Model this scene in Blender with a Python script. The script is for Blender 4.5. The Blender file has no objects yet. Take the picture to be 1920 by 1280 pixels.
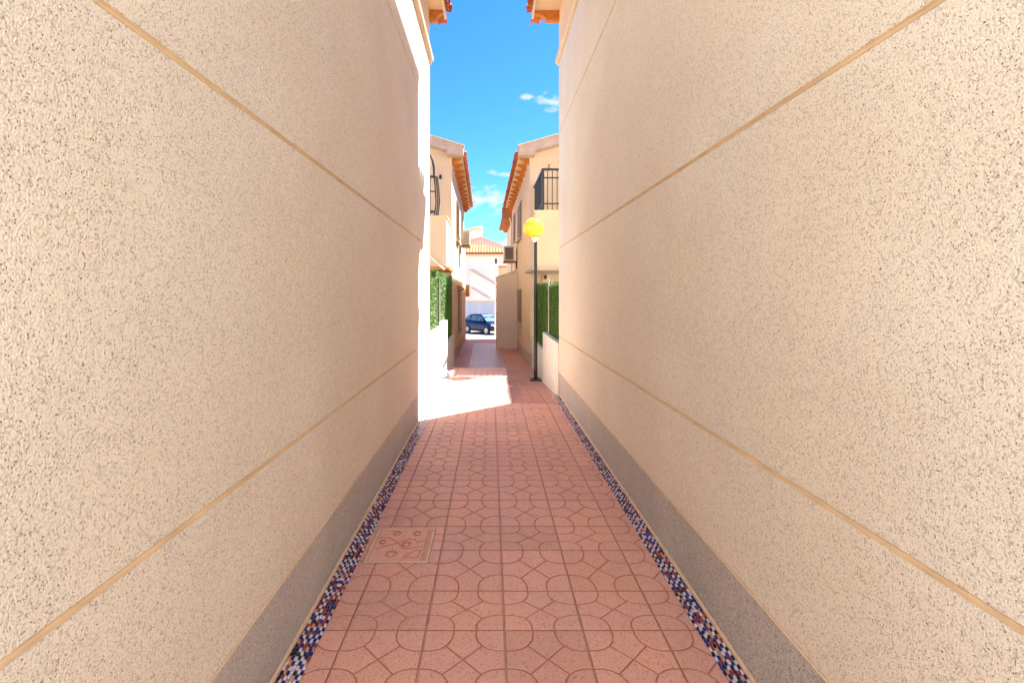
import bpy, bmesh, math, random
from mathutils import Vector, Matrix
R = math.radians
rnd = random.Random(7)
sc = bpy.context.scene
col = sc.collection

# ------------------------------------------------------------------ camera
EYE = 1.717
cd = bpy.data.cameras.new('camera'); cam = bpy.data.objects.new('camera', cd); col.objects.link(cam)
cam.location = (0, 0, EYE); cam.rotation_euler = (R(90), 0, 0)
cd.sensor_width = 36; cd.lens = 921/1920*36
cd.shift_x = 40/1920; cd.shift_y = -91/1920
cd.clip_start = 0.05; cd.clip_end = 5000
sc.camera = cam

# ------------------------------------------------------------------ light
SUN_AZ, SUN_EL = 50.0, 57.0            # azimuth from +Y towards +X
SKY_STR, SUN_STR, EXPO = 0.053, 4.1, 2.70
sc.view_settings.view_transform = 'Standard'
sc.view_settings.look = 'None'
sc.view_settings.gamma = 1
sc.view_settings.use_curve_mapping = False
sc.view_settings.exposure = EXPO
sd = bpy.data.lights.new('sun', 'SUN'); sun = bpy.data.objects.new('sun', sd); col.objects.link(sun)
sd.energy = SUN_STR; sd.angle = R(0.5); sd.color = (1.0, 0.945, 0.85)
d = Vector((math.sin(R(SUN_AZ))*math.cos(R(SUN_EL)), math.cos(R(SUN_AZ))*math.cos(R(SUN_EL)), math.sin(R(SUN_EL))))
sun.rotation_euler = d.to_track_quat('Z', 'Y').to_euler()
sun.location = (6, 4, 15)

w = bpy.data.worlds.new('World'); sc.world = w; w.use_nodes = True
nt = w.node_tree; N = nt.nodes; L = nt.links
for n in list(N): N.remove(n)
def wn(t, **k):
    n = N.new(t)
    for a, v in k.items(): setattr(n, a, v)
    return n
sky = wn('ShaderNodeTexSky', sky_type='NISHITA', sun_disc=False)
sky.sun_elevation = R(SUN_EL); sky.sun_rotation = R(SUN_AZ)
sky.air_density = 1.0; sky.dust_density = 0.25; sky.ozone_density = 2.0; sky.altitude = 50
hsv = wn('ShaderNodeHueSaturation'); hsv.inputs['Saturation'].default_value = 1.3
hsv.inputs['Value'].default_value = 1.0
L.new(sky.outputs[0], hsv.inputs['Color'])
tc = wn('ShaderNodeTexCoord'); sep = wn('ShaderNodeSeparateXYZ'); L.new(tc.outputs['Generated'], sep.inputs[0])
def M(op, a, b=None, c=None, clamp=False):
    n = wn('ShaderNodeMath', operation=op, use_clamp=clamp)
    for i, v in enumerate((a, b, c)):
        if v is None: continue
        if isinstance(v, (int, float)): n.inputs[i].default_value = v
        else: L.new(v, n.inputs[i])
    return n.outputs[0]
u = M('DIVIDE', sep.outputs[0], M('MAXIMUM', M('ABSOLUTE', sep.outputs[1]), .02))
v = M('DIVIDE', sep.outputs[2], M('MAXIMUM', M('ABSOLUTE', sep.outputs[1]), .02))
cmb = wn('ShaderNodeCombineXYZ'); L.new(M('MULTIPLY', u, 1.0), cmb.inputs[0]); L.new(M('MULTIPLY', v, 1.9), cmb.inputs[1])
no = wn('ShaderNodeTexNoise'); no.inputs['Scale'].default_value = 26; no.inputs['Detail'].default_value = 7
no.inputs['Roughness'].default_value = 0.62
L.new(cmb.outputs[0], no.inputs['Vector'])
def blob(u0, v0, ru, rv):
    a = M('DIVIDE', M('SUBTRACT', u, u0), ru); b = M('DIVIDE', M('SUBTRACT', v, v0), rv)
    return M('SUBTRACT', 1.0, M('ADD', M('MULTIPLY', a, a), M('MULTIPLY', b, b)), clamp=True)
bl = M('MAXIMUM', blob(.135, .387, .055, .028), blob(-.01, .19, .12, .038))
bl = M('MAXIMUM', bl, blob(.02, .243, .045, .010))
bl = M('MAXIMUM', bl, blob(.072, .40, .02, .010))
bl = M('MAXIMUM', bl, blob(-1.1, .35, .5, .12))
dens = M('MULTIPLY', M('SUBTRACT', M('ADD', no.outputs[0], M('MULTIPLY', bl, .26)), .63), 4.0, clamp=True)
dens = M('MULTIPLY', dens, M('MULTIPLY', bl, 3.0, clamp=True))
mx = wn('ShaderNodeMix', data_type='RGBA'); L.new(M('MULTIPLY', dens, .85), mx.inputs[0]); tint = wn('ShaderNodeMix', data_type='RGBA', blend_type='MULTIPLY'); tint.inputs[0].default_value = 1
L.new(hsv.outputs[0], tint.inputs[6]); tint.inputs[7].default_value = (.40,.66,.98,1)
L.new(tint.outputs[2], mx.inputs[6])
mx.inputs[7].default_value = (3.2, 3.25, 3.3, 1)
bg = wn('ShaderNodeBackground'); bg.inputs['Strength'].default_value = SKY_STR
L.new(mx.outputs[2], bg.inputs[0]); wo = wn('ShaderNodeOutputWorld'); L.new(bg.outputs[0], wo.inputs[0])

sc.render.engine = 'CYCLES'
sc.cycles.max_bounces = 10; sc.cycles.diffuse_bounces = 8

# ------------------------------------------------------------------ materials
def newmat(name):
    m = bpy.data.materials.new(name); m.use_nodes = True
    return m, m.node_tree.nodes, m.node_tree.links, m.node_tree.nodes['Principled BSDF']
def c4(c): return (c[0], c[1], c[2], 1)
def simple(name, c, rough=.7, metal=0, var=.12, scale=6, bump=.0, bscale=60, spec=.3, rv=0):
    m, n, l, p = newmat(name)
    p.inputs['Roughness'].default_value = rough; p.inputs['Metallic'].default_value = metal
    p.inputs['Specular IOR Level'].default_value = spec
    t = n.new('ShaderNodeTexCoord')
    a = n.new('ShaderNodeTexNoise'); a.inputs['Scale'].default_value = scale; a.inputs['Detail'].default_value = 5
    l.new(t.outputs['Object'], a.inputs['Vector'])
    r = n.new('ShaderNodeMapRange'); r.inputs['From Min'].default_value = .3; r.inputs['From Max'].default_value = .7
    r.inputs['To Min'].default_value = 1-var; r.inputs['To Max'].default_value = 1+var
    l.new(a.outputs[0], r.inputs[0])
    out = r.outputs[0]
    if rv:
        oi = n.new('ShaderNodeObjectInfo'); r2 = n.new('ShaderNodeMapRange')
        r2.inputs['To Min'].default_value = 1-rv; r2.inputs['To Max'].default_value = 1+rv
        l.new(oi.outputs['Random'], r2.inputs[0])
        mm = n.new('ShaderNodeMath'); mm.operation = 'MULTIPLY'; l.new(out, mm.inputs[0]); l.new(r2.outputs[0], mm.inputs[1]); out = mm.outputs[0]
    v = n.new('ShaderNodeVectorMath'); v.operation = 'SCALE'; v.inputs[0].default_value = c
    l.new(out, v.inputs['Scale']); l.new(v.outputs[0], p.inputs['Base Color'])
    if bump:
        b = n.new('ShaderNodeTexNoise'); b.inputs['Scale'].default_value = bscale; b.inputs['Detail'].default_value = 6
        l.new(t.outputs['Object'], b.inputs['Vector'])
        bb = n.new('ShaderNodeBump'); bb.inputs['Strength'].default_value = bump; bb.inputs['Distance'].default_value = .01
        l.new(b.outputs[0], bb.inputs['Height']); l.new(bb.outputs[0], p.inputs['Normal'])
    return m
def pebbledash(name, ca, cb, dark, scale=95, frac=.10, strength=.9, dist=.003, chip=(.8,.76,.7)):
    """scraped exposed aggregate render: stone chips, pits and dark grains"""
    m, n, l, p = newmat(name)
    p.inputs['Roughness'].default_value = .85; p.inputs['Specular IOR Level'].default_value = .2
    t = n.new('ShaderNodeTexCoord')
    def noise(s, det=4, vec=None):
        a = n.new('ShaderNodeTexNoise'); a.inputs['Scale'].default_value = s; a.inputs['Detail'].default_value = det
        l.new(vec or t.outputs['Object'], a.inputs['Vector']); return a
    def math_(op, a, b=None, clamp=False):
        q = n.new('ShaderNodeMath'); q.operation = op; q.use_clamp = clamp
        for i, v in enumerate((a, b)):
            if v is None: continue
            if isinstance(v, (int, float)): q.inputs[i].default_value = v
            else: l.new(v, q.inputs[i])
        return q.outputs[0]
    def rng(x, a, b, c=0., d=1.):
        q = n.new('ShaderNodeMapRange'); l.new(x, q.inputs[0])
        for i, v in enumerate((a, b, c, d)): q.inputs[i+1].default_value = v
        return q.outputs[0]
    def mix(f, a, b):
        q = n.new('ShaderNodeMix'); q.data_type = 'RGBA'
        if isinstance(f, float): q.inputs[0].default_value = f
        else: l.new(f, q.inputs[0])
        for i, v in ((6, a), (7, b)):
            if isinstance(v, tuple): q.inputs[i].default_value = c4(v)
            else: l.new(v, q.inputs[i])
        return q.outputs[2]
    dn = noise(60, 2)
    wv = n.new('ShaderNodeVectorMath'); wv.operation = 'MULTIPLY_ADD'
    l.new(dn.outputs['Color'], wv.inputs[0]); wv.inputs[1].default_value = (.012,)*3; l.new(t.outputs['Object'], wv.inputs[2])
    vo = n.new('ShaderNodeTexVoronoi'); vo.inputs['Scale'].default_value = scale; l.new(wv.outputs[0], vo.inputs['Vector'])
    vs = n.new('ShaderNodeSeparateColor'); l.new(vo.outputs['Color'], vs.inputs[0])
    big = noise(1.3, 4); fine = noise(240, 4); mid = noise(22, 3)
    base = mix(rng(big.outputs[0], .35, .65), ca, cb)
    # pale chips
    base = mix(math_('MULTIPLY', rng(vs.outputs[1], .55, 1.0), .55), base, chip)
    # reddish / ochre chips
    base = mix(math_('MULTIPLY', math_('GREATER_THAN', vs.outputs[2], .975), .38), base, (.42, .24, .14))
    # pits between the chips
    pit = math_('MULTIPLY', rng(vo.outputs['Distance'], .50, .85), rng(mid.outputs[0], .05, .60))
    base = mix(math_('MULTIPLY', pit, .46), base, dark)
    # dark grains
    thr = math_('GREATER_THAN', vs.outputs[0], 1-frac)
    gr = math_('MULTIPLY', thr, rng(vo.outputs['Distance'], .50, .25))
    base = mix(math_('MULTIPLY', gr, .80), base, dark)
    v3 = n.new('ShaderNodeVectorMath'); v3.operation = 'SCALE'; l.new(base, v3.inputs[0])
    mp = n.new('ShaderNodeMapping'); mp.inputs['Scale'].default_value = (5, 5, .35); l.new(t.outputs['Object'], mp.inputs[0])
    stk = noise(1.6, 6, mp.outputs[0]); pat = noise(2.3, 6)
    sepz = n.new('ShaderNodeSeparateXYZ'); l.new(t.outputs['Object'], sepz.inputs[0])
    grime = math_('MULTIPLY', rng(sepz.outputs[2], .30, .0), rng(pat.outputs[0], .42, .66))
    base = mix(math_('MULTIPLY', grime, .55), base, (.30,.22,.17))
    base = mix(math_('MULTIPLY', rng(stk.outputs[0], .56, .74), .16), base, (.42,.33,.25))
    base = mix(math_('MULTIPLY', rng(pat.outputs[0], .58, .72), .12), base, (.45,.37,.30))
    st = noise(.9, 5)
    l.new(math_('MULTIPLY', rng(fine.outputs[0], .3, .7, .90, 1.08), rng(st.outputs[0], .3, .7, .95, 1.04)), v3.inputs['Scale'])
    l.new(v3.outputs[0], p.inputs['Base Color'])
    hgt = math_('SUBTRACT', math_('MULTIPLY', fine.outputs[0], .5), math_('ADD', math_('MULTIPLY', vo.outputs['Distance'], .55), math_('MULTIPLY', gr, .9)))
    b = n.new('ShaderNodeBump'); b.inputs['Strength'].default_value = strength; b.inputs['Distance'].default_value = dist
    l.new(hgt, b.inputs['Height']); l.new(b.outputs[0], p.inputs['Normal'])
    return m

MAT = {}
MAT['stucco'] = pebbledash('near_stucco', (.80,.73,.595), (.83,.775,.66), (.17,.10,.07), 185, .10, 1.0, .0035)
MAT['plinth'] = pebbledash('grey_stucco', (.44,.415,.39), (.53,.50,.47), (.10,.08,.07), 120, .14, .7, .0025, (.66,.62,.58))
MAT['groove'] = simple('groove_paint', (.80,.64,.43), .6, var=.10, scale=9, bump=.1, bscale=80)
MAT['cream'] = simple('cream_paint', (.70,.55,.37), .8, var=.05, scale=2.5, bump=.15, bscale=140)
MAT['cream_far'] = simple('cream_render', (.62,.49,.345), .85, var=.06, scale=1.6, bump=.25, bscale=70)
MAT['whitewall'] = simple('white_paint', (.74,.71,.65), .8, var=.05, scale=3, bump=.2, bscale=60)
MAT['whitehouse'] = simple('white_limewash', (.72,.68,.60), .85, var=.04, scale=.6, bump=.1, bscale=20)
MAT['mortar'] = simple('mortar_fascia', (.46,.36,.29), .9, var=.14, scale=5, bump=.3, bscale=50)
MAT['bouncepave'] = simple('bounce_paving', (.74,.72,.68), .8, var=.06, scale=2)
MAT['fillet'] = simple('fillet_mortar', (.72,.52,.34), .8, var=.1, scale=20)
MAT['wood'] = simple('orange_wood', (.52,.19,.04), .6, var=.16, scale=14)
MAT['brown'] = simple('brown_wood', (.42,.20,.07), .6, var=.15, scale=10)
MAT['clay'] = simple('clay_tile', (.40,.13,.045), .8, var=.22, scale=9, rv=.22, bump=.2, bscale=60)
MAT['shutter'] = simple('dark_shutter', (.17,.12,.085), .5, var=.1)
MAT['glass'] = simple('window_glass', (.04,.045,.05), .08, spec=.6, var=.05)
MAT['frame'] = simple('window_frame', (.30,.20,.12), .5)
MAT['black'] = simple('black_metal', (.012,.012,.015), .35, spec=.5)
MAT['grey_metal'] = simple('grey_metal', (.45,.45,.44), .4, metal=.6)
MAT['ac'] = simple('ac_casing', (.55,.52,.46), .5, var=.04)
MAT['acdark'] = simple('ac_grille', (.16,.14,.12), .6)
MAT['whiteplastic'] = simple('white_plastic', (.8,.78,.74), .4)
MAT['shed'] = simple('shed_render', (.72,.63,.54), .85, var=.06, scale=2, bump=.2, bscale=60)
MAT['grout'] = simple('floor_grout', (.70,.49,.34), .9, var=.12, scale=12, bump=.2)
MAT['relief'] = simple('tile_relief_groove', (.50,.225,.135), .9, var=.1, scale=15)
MAT['asphalt'] = simple('street_asphalt', (.30,.28,.26), .9, var=.1, scale=3, bump=.2)
MAT['earth'] = simple('dry_ground', (.40,.34,.26), .95, var=.2, scale=.3)
MAT['nosing'] = simple('pale_nosing', (.70,.46,.38), .7)
MAT['mosaicbed'] = simple('mosaic_bed', (.30,.25,.27), .9, var=.15, scale=30)
MAT['hill'] = simple('hazy_hill', (.20,.25,.30), 1, var=.15, scale=.01)  # distance haze is put into the blue-grey colour
MAT['board'] = simple('fence_board', (.50,.55,.64), .7, var=.03, rv=.05)
MAT['tyre'] = simple('tyre_rubber', (.02,.02,.02), .8)
MAT['rim'] = simple('wheel_cover', (.55,.53,.50), .4)
MAT['carglass'] = simple('car_glass', (.10,.17,.20), .06, spec=.8)
MAT['headlight'] = simple('headlight_glass', (.7,.7,.68), .15, spec=.8)
MAT['plastic'] = simple('black_plastic', (.02,.02,.022), .6)
m_, n_, l_, p_ = newmat('blue_car_paint')
p_.inputs['Base Color'].default_value = (.004,.012,.06,1); p_.inputs['Roughness'].default_value = .25
p_.inputs['Coat Weight'].default_value = .25; p_.inputs['Specular IOR Level'].default_value = .25; p_.inputs['Coat Roughness'].default_value = .05
MAT['carpaint'] = m_
m_, n_, l_, p_ = newmat('yellow_globe')
p_.inputs['Base Color'].default_value = (.90,.62,.05,1); p_.inputs['Roughness'].default_value = .12
p_.inputs['Transmission Weight'].default_value = .0
p_.inputs['Subsurface Weight'].default_value = .5; p_.inputs['Subsurface Radius'].default_value = (.30,.22,.04)
p_.inputs['Subsurface Scale'].default_value = 1.0
MAT['globe'] = m_

def tilemat(name, c, c2, rough=.55, rv=.06, spk=1.0):
    m, n, l, p = newmat(name)
    p.inputs['Roughness'].default_value = rough; p.inputs['Specular IOR Level'].default_value = .35
    t = n.new('ShaderNodeTexCoord'); oi = n.new('ShaderNodeObjectInfo')
    ge = n.new('ShaderNodeNewGeometry')
    a = n.new('ShaderNodeTexNoise'); a.inputs['Scale'].default_value = 2.1; a.inputs['Detail'].default_value = 6; l.new(ge.outputs['Position'], a.inputs['Vector'])
    mx = n.new('ShaderNodeMix'); mx.data_type = 'RGBA'; mx.inputs[6].default_value = c4(c); mx.inputs[7].default_value = c4(c2)
    r = n.new('ShaderNodeMapRange'); r.inputs[1].default_value = .35; r.inputs[2].default_value = .65; l.new(a.outputs[0], r.inputs[0]); l.new(r.outputs[0], mx.inputs[0])
    vo = n.new('ShaderNodeTexVoronoi'); vo.inputs['Scale'].default_value = 170; l.new(ge.outputs['Position'], vo.inputs['Vector'])
    s = n.new('ShaderNodeSeparateColor'); l.new(vo.outputs['Color'], s.inputs[0])
    lt = n.new('ShaderNodeMapRange'); lt.inputs[1].default_value = .80; lt.inputs[2].default_value = 1; lt.inputs[4].default_value = .55*spk; l.new(s.outputs[0], lt.inputs[0])
    m2 = n.new('ShaderNodeMix'); m2.data_type = 'RGBA'; l.new(lt.outputs[0], m2.inputs[0]); l.new(mx.outputs[2], m2.inputs[6]); m2.inputs[7].default_value = (.74,.52,.44,1)
    dk = n.new('ShaderNodeMapRange'); dk.inputs[1].default_value = .84; dk.inputs[2].default_value = 1; dk.inputs[4].default_value = .6*spk; l.new(s.outputs[1], dk.inputs[0])
    m3 = n.new('ShaderNodeMix'); m3.data_type = 'RGBA'; l.new(dk.outputs[0], m3.inputs[0]); l.new(m2.outputs[2], m3.inputs[6]); m3.inputs[7].default_value = (.22,.085,.055,1)
    # dark stains
    sn = n.new('ShaderNodeTexNoise'); sn.inputs['Scale'].default_value = 5.5; sn.inputs['Detail'].default_value = 8; sn.inputs['Roughness'].default_value = .7; l.new(ge.outputs['Position'], sn.inputs['Vector'])
    sr = n.new('ShaderNodeMapRange'); sr.inputs[1].default_value = .62; sr.inputs[2].default_value = .75; sr.inputs[4].default_value = .35; l.new(sn.outputs[0], sr.inputs[0])
    m4 = n.new('ShaderNodeMix'); m4.data_type = 'RGBA'; l.new(sr.outputs[0], m4.inputs[0]); l.new(m3.outputs[2], m4.inputs[6]); m4.inputs[7].default_value = (.30,.14,.09,1)
    v = n.new('ShaderNodeVectorMath'); v.operation = 'SCALE'; l.new(m4.outputs[2], v.inputs[0])
    rr = n.new('ShaderNodeMapRange'); rr.inputs[3].default_value = 1-rv; rr.inputs[4].default_value = 1+rv; l.new(oi.outputs['Random'], rr.inputs[0]); l.new(rr.outputs[0], v.inputs['Scale'])
    l.new(v.outputs[0], p.inputs['Base Color'])
    b = n.new('ShaderNodeTexNoise'); b.inputs['Scale'].default_value = 190; b.inputs['Detail'].default_value = 4; l.new(ge.outputs['Position'], b.inputs['Vector'])
    bb = n.new('ShaderNodeBump'); bb.inputs['Strength'].default_value = .35; bb.inputs['Distance'].default_value = .002; l.new(b.outputs[0], bb.inputs['Height']); l.new(bb.outputs[0], p.inputs['Normal'])
    return m
MAT['tile'] = tilemat('red_relief_tile', (.71,.375,.26), (.66,.365,.29), rv=.08)
MAT['tile_plain'] = tilemat('red_plain_tile', (.56,.26,.17), (.52,.25,.18), .5, .07, .5)
MAT['tile_purple'] = tilemat('mauve_plank_tile', (.44,.31,.30), (.48,.33,.31), .35, .10, .4)
for k, c in dict(navy=(.012,.018,.12), blue=(.03,.05,.30), white=(.74,.72,.76), red=(.36,.05,.02), peach=(.72,.36,.20), black=(.015,.015,.03)).items():
    MAT['m_'+k] = simple('mosaic_'+k, c, .22, spec=.5, var=.1, scale=30)

# foliage (artificial hedge)
def leafmat(name, c):
    m, n, l, p = newmat(name); p.inputs['Roughness'].default_value = .5
    t = n.new('ShaderNodeTexCoord'); a = n.new('ShaderNodeTexNoise'); a.inputs['Scale'].default_value = 5; a.inputs['Detail'].default_value = 6
    l.new(t.outputs['Object'], a.inputs['Vector'])
    cr = n.new('ShaderNodeValToRGB'); cr.color_ramp.elements[0].position = .35; cr.color_ramp.elements[1].position = .65
    cr.color_ramp.elements[0].color = c4([x*.8 for x in c]); cr.color_ramp.elements[1].color = c4([x*1.2 for x in c]); l.new(a.outputs[0], cr.inputs[0])
    l.new(cr.outputs[0], p.inputs['Base Color'])
    return m
MAT['leaf'] = leafmat('hedge_leaf', (.085,.20,.018))
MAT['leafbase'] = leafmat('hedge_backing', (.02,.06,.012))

# ------------------------------------------------------------------ helpers
class MB:
    def __init__(s): s.v = []; s.f = []; s.mi = []
    def add(s, vs, fs, mi=0):
        o = len(s.v); s.v += [tuple(q) for q in vs]
        for f in fs: s.f.append([i+o for i in f]); s.mi.append(mi)
        return s
    def box(s, a, b, mi=0):
        x0,y0,z0 = a; x1,y1,z1 = b
        return s.add([(x0,y0,z0),(x1,y0,z0),(x1,y1,z0),(x0,y1,z0),(x0,y0,z1),(x1,y0,z1),(x1,y1,z1),(x0,y1,z1)],
            [(3,2,1,0),(4,5,6,7),(0,1,5,4),(1,2,6,5),(2,3,7,6),(3,0,4,7)], mi)
    def prism(s, poly, axis, a, b, mi=0):
        """poly: 2D points; extruded along axis from a to b. axis 'y': poly=(x,z); 'x': poly=(y,z); 'z': poly=(x,y)"""
        def P(p, t):
            return (p[0], t, p[1]) if axis == 'y' else (t, p[0], p[1]) if axis == 'x' else (p[0], p[1], t)
        n = len(poly)
        vs = [P(p, a) for p in poly] + [P(p, b) for p in poly]
        fs = [tuple(range(n)), tuple(range(2*n-1, n-1, -1))] + [(i, i+n, (i+1) % n+n, (i+1) % n) for i in range(n)]
        return s.add(vs, fs, mi)
    def tube(s, pts, r, n=8, mi=0):
        pts = [Vector(p) for p in pts]; rings = []
        for i, p in enumerate(pts):
            t = (pts[min(i+1, len(pts)-1)]-pts[max(i-1, 0)]).normalized()
            a = t.orthogonal().normalized() if i == 0 else (rings[-1][0]-t*rings[-1][0].dot(t)).normalized()
            rings.append((a, t.cross(a), r[i] if isinstance(r, (list, tuple)) else r, p))
        vs = []
        for a, b, rr, p in rings:
            for k in range(n):
                an = 2*math.pi*k/n; vs.append(p+a*rr*math.cos(an)+b*rr*math.sin(an))
        fs = [tuple(range(n-1, -1, -1)), tuple(range(len(vs)-n, len(vs)))]
        for i in range(len(pts)-1):
            for k in range(n): fs.append((i*n+k, i*n+(k+1) % n, (i+1)*n+(k+1) % n, (i+1)*n+k))
        return s.add(vs, fs, mi)
    def lathe(s, prof, c, n=20, mi=0, axis='z'):
        vs = []
        for r, h in prof:
            for k in range(n):
                an = 2*math.pi*k/n
                q = (r*math.cos(an), r*math.sin(an), h) if axis == 'z' else (r*math.cos(an), h, r*math.sin(an))
                vs.append((c[0]+q[0], c[1]+q[1], c[2]+q[2]))
        fs = [tuple(range(n)), tuple(range((len(prof)-1)*n, len(prof)*n))]
        for i in range(len(prof)-1):
            for k in range(n): fs.append((i*n+k, i*n+(k+1) % n, (i+1)*n+(k+1) % n, (i+1)*n+k))
        return s.add(vs, fs, mi)

WORG = {}
def linkmesh(name, me, parent=None, loc=(0,0,0)):
    o = bpy.data.objects.new(name, me); col.objects.link(o)
    if parent: o.parent = parent
    o.location = loc
    return o
def mk(name, mb, mats, parent=None, origin=None, smooth=False, bevel=0):
    """builds mb (world coordinates) as one object under parent; origin is the world origin of the object"""
    po = WORG.get(parent.name, Vector((0,0,0))) if parent else Vector((0,0,0))
    og = Vector(origin) if origin is not None else (po if parent else Vector((0,0,0)))
    me = bpy.data.meshes.new(name)
    me.from_pydata([tuple(Vector(v)-og) for v in mb.v], [], mb.f)
    if not isinstance(mats, (list, tuple)): mats = [mats]
    for m in mats: me.materials.append(MAT[m])
    for p, i in zip(me.polygons, mb.mi): p.material_index = i
    bm = bmesh.new(); bm.from_mesh(me)
    if bevel:
        bmesh.ops.bevel(bm, geom=[e for e in bm.edges if len(e.link_faces) == 2 and e.calc_face_angle(0) > .5], offset=bevel, segments=2, affect='EDGES')
    bmesh.ops.recalc_face_normals(bm, faces=bm.faces); bm.to_mesh(me); bm.free()
    if smooth:
        for p in me.polygons: p.use_smooth = True
        try: me.set_sharp_from_angle(angle=R(40))
        except Exception: pass
    o = linkmesh(name, me, parent, og-po if parent else og)
    WORG[o.name] = og
    return o
def thing(name, label, cat, loc, group=None):
    o = bpy.data.objects.new(name, None); col.objects.link(o); o.location = loc; o.empty_display_size = .2
    o['label'] = label; o['category'] = cat
    if group: o['group'] = group
    WORG[o.name] = Vector(loc)
    return o
def tag(o, label, cat, group=None):
    o['label'] = label; o['category'] = cat
    if group: o['group'] = group
    return o
def struct(o, label=None):
    o['kind'] = 'structure'
    if label: o['label'] = label
    return o
BEND = 0.0141
def bend(o):
    """the far stretch of the alley turns slightly left: rotate a top-level thing about (0,14)"""
    x, y, z = o.location
    o.location = (x*math.cos(BEND)-(y-14)*math.sin(BEND), 14+x*math.sin(BEND)+(y-14)*math.cos(BEND), z)
    o.rotation_euler.z += BEND
def interp(y, pts):
    for (a, za), (b, zb) in zip(pts, pts[1:]):
        if y <= b: return za+(zb-za)*(y-a)/(b-a)
    return pts[-1][1]
LOWZ = [(11.2,-.283),(24.3,-.583),(30,-1.05),(200,-1.05)]
lowz = lambda y: interp(y, LOWZ)
RAMPZ = [(7.65,0.0),(11.2,-.283),(11.3,-.283)]
rampz = lambda y: interp(y, RAMPZ)

# ------------------------------------------------------------------ ground
XL, XR = -.968, 1.163
YN0 = .12; YL, YR = 7.8, 8.37
mb = MB().add([(-3000,-3000,-1.10),(3000,-3000,-1.10),(3000,3000,-1.10),(-3000,3000,-1.10)], [(0,1,2,3)])
struct(mk('ground', mb, 'earth'), 'dry ground reaching to the horizon')
mb = MB().box((-60,29.9,-1.09),(60,36.8,-1.05))
struct(mk('street', mb, 'asphalt'), 'pale sunlit street crossing the end of the alley')
mb = MB().box((-60,36.8,-1.09),(60,40.0,-.93))
struct(mk('pavement', mb, 'grout'), 'pavement along the far side of the street')
# raised bed of the near alley
mb = MB().box((-.968,YN0,-1.08),(XR,7.65,-.012)).box((-.98,7.65,-1.08),(.32,11.2,-.012))
mb.box((1.05,7.65,-1.08),(XR,YR,-.012))
floor = struct(mk('alley_floor', mb, 'grout'), 'alley floor of red relief tiles between the two stucco walls')
mb = MB().box((-14,-30,-1.08),(14,YN0,-.008))  # unseen paving added behind the camera, pale to bounce sunlight
struct(mk('bounce_yard', mb, 'bouncepave'), 'paved courtyard added unseen behind the camera to bounce sunlight into the alley')

T = .4
def inset(poly, offs):
    """inset polygon; offs per edge (edge i joins i and i+1)"""
    n = len(poly); out = []
    for i in range(n):
        p0, p1, p2 = Vector(poly[i-1]), Vector(poly[i]), Vector(poly[(i+1) % n])
        d1 = (p1-p0).normalized(); d2 = (p2-p1).normalized()
        n1 = Vector((-d1.y, d1.x)); n2 = Vector((-d2.y, d2.x))
        a = p1+n1*offs[i-1]; b = p1+n2*offs[i]
        den = d1.x*d2.y-d1.y*d2.x
        if abs(den) < .15: out.append((a+b)/2)
        else:
            t = ((b-a).x*d2.y-(b-a).y*d2.x)/den
            out.append(a+d1*t)
    return out
def tile_mesh(name, xcut0=None, xcut1=None, g=.0040, j=.0052, r=.143):
    bm = bmesh.new()
    H = T/2
    arc = [(r*1.0*math.cos(a)*(1+.10*(abs(math.sin(2*a))**1.4)), r*math.sin(a)*(1+.10*(abs(math.sin(2*a))**1.4))) for a in [math.pi/2*k/6 for k in range(7)]]
    polys = []
    cp = [(0,0)] + arc; co = [j] + [g]*6 + [j]
    polys.append((cp, co))
    # side piece on the y=0 side: from arc end along edge to opposite arc, up its arc to the diagonal vertex, centre, back
    half = arc[:4]                                     # 0..45 deg
    right = [(T-x, y) for x, y in half]
    sp = [half[0]] + right + [(H, H)] + half[:0:-1]
    so = [j] + [g]*(len(sp)-1)
    polys.append((sp, so))
    for q in range(4):
        c, s = [(1,0),(0,1),(-1,0),(0,-1)][q]
        for P, O in polys:
            rp = []
            for x, y in P:
                X, Y = x-H, y-H; rp.append((X*c-Y*s, X*s+Y*c))
            i0 = inset(rp, [o for o in O]); i1 = inset(rp, [o+.0022 for o in O])
            vb = [bm.verts.new((p.x, p.y, -.006)) for p in i0]
            vm = [bm.verts.new((p.x, p.y, -.0018)) for p in i0]
            vt = [bm.verts.new((p.x, p.y, 0)) for p in i1]
            f = bm.faces.new(vt); f.material_index = 0
            n = len(vb)
            for i in range(n):
                k = (i+1) % n
                bm.faces.new((vm[i], vm[k], vt[k], vt[i])).material_index = 0
                bm.faces.new((vb[i], vb[k], vm[k], vm[i])).material_index = 1
    e = H-.0032
    vs = [bm.verts.new(p) for p in ((-e,-e,-.0055),(e,-e,-.0055),(e,e,-.0055),(-e,e,-.0055))]
    bm.faces.new(vs).material_index = 1
    lo = [bm.verts.new((v.co.x, v.co.y, -.014)) for v in vs]
    for i in range(4): bm.faces.new((lo[i], lo[(i+1) % 4], vs[(i+1) % 4], vs[i])).material_index = 1
    for cut, nx in ((xcut0, -1), (xcut1, 1)):
        if cut is not None:
            bmesh.ops.bisect_plane(bm, geom=bm.verts[:]+bm.edges[:]+bm.faces[:], plane_co=(cut,0,0), plane_no=(nx,0,0), clear_outer=True)
    bmesh.ops.recalc_face_normals(bm, faces=bm.faces)
    me = bpy.data.meshes.new(name); bm.to_mesh(me); bm.free()
    me.materials.append(MAT['tile']); me.materials.append(MAT['relief'])
    return me
full = tile_mesh('floor_tile')
colx = [-.93, -.53, -.13, .27, .67, 1.07]
MX0, MX1 = -.846, 1.052
cutL = tile_mesh('floor_tile_left', xcut0=MX0+.002-colx[0])
cutR = tile_mesh('floor_tile_right', xcut1=MX1-.002-colx[5])
cutE = tile_mesh('floor_tile_edge', xcut1=.318-colx[3])
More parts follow.
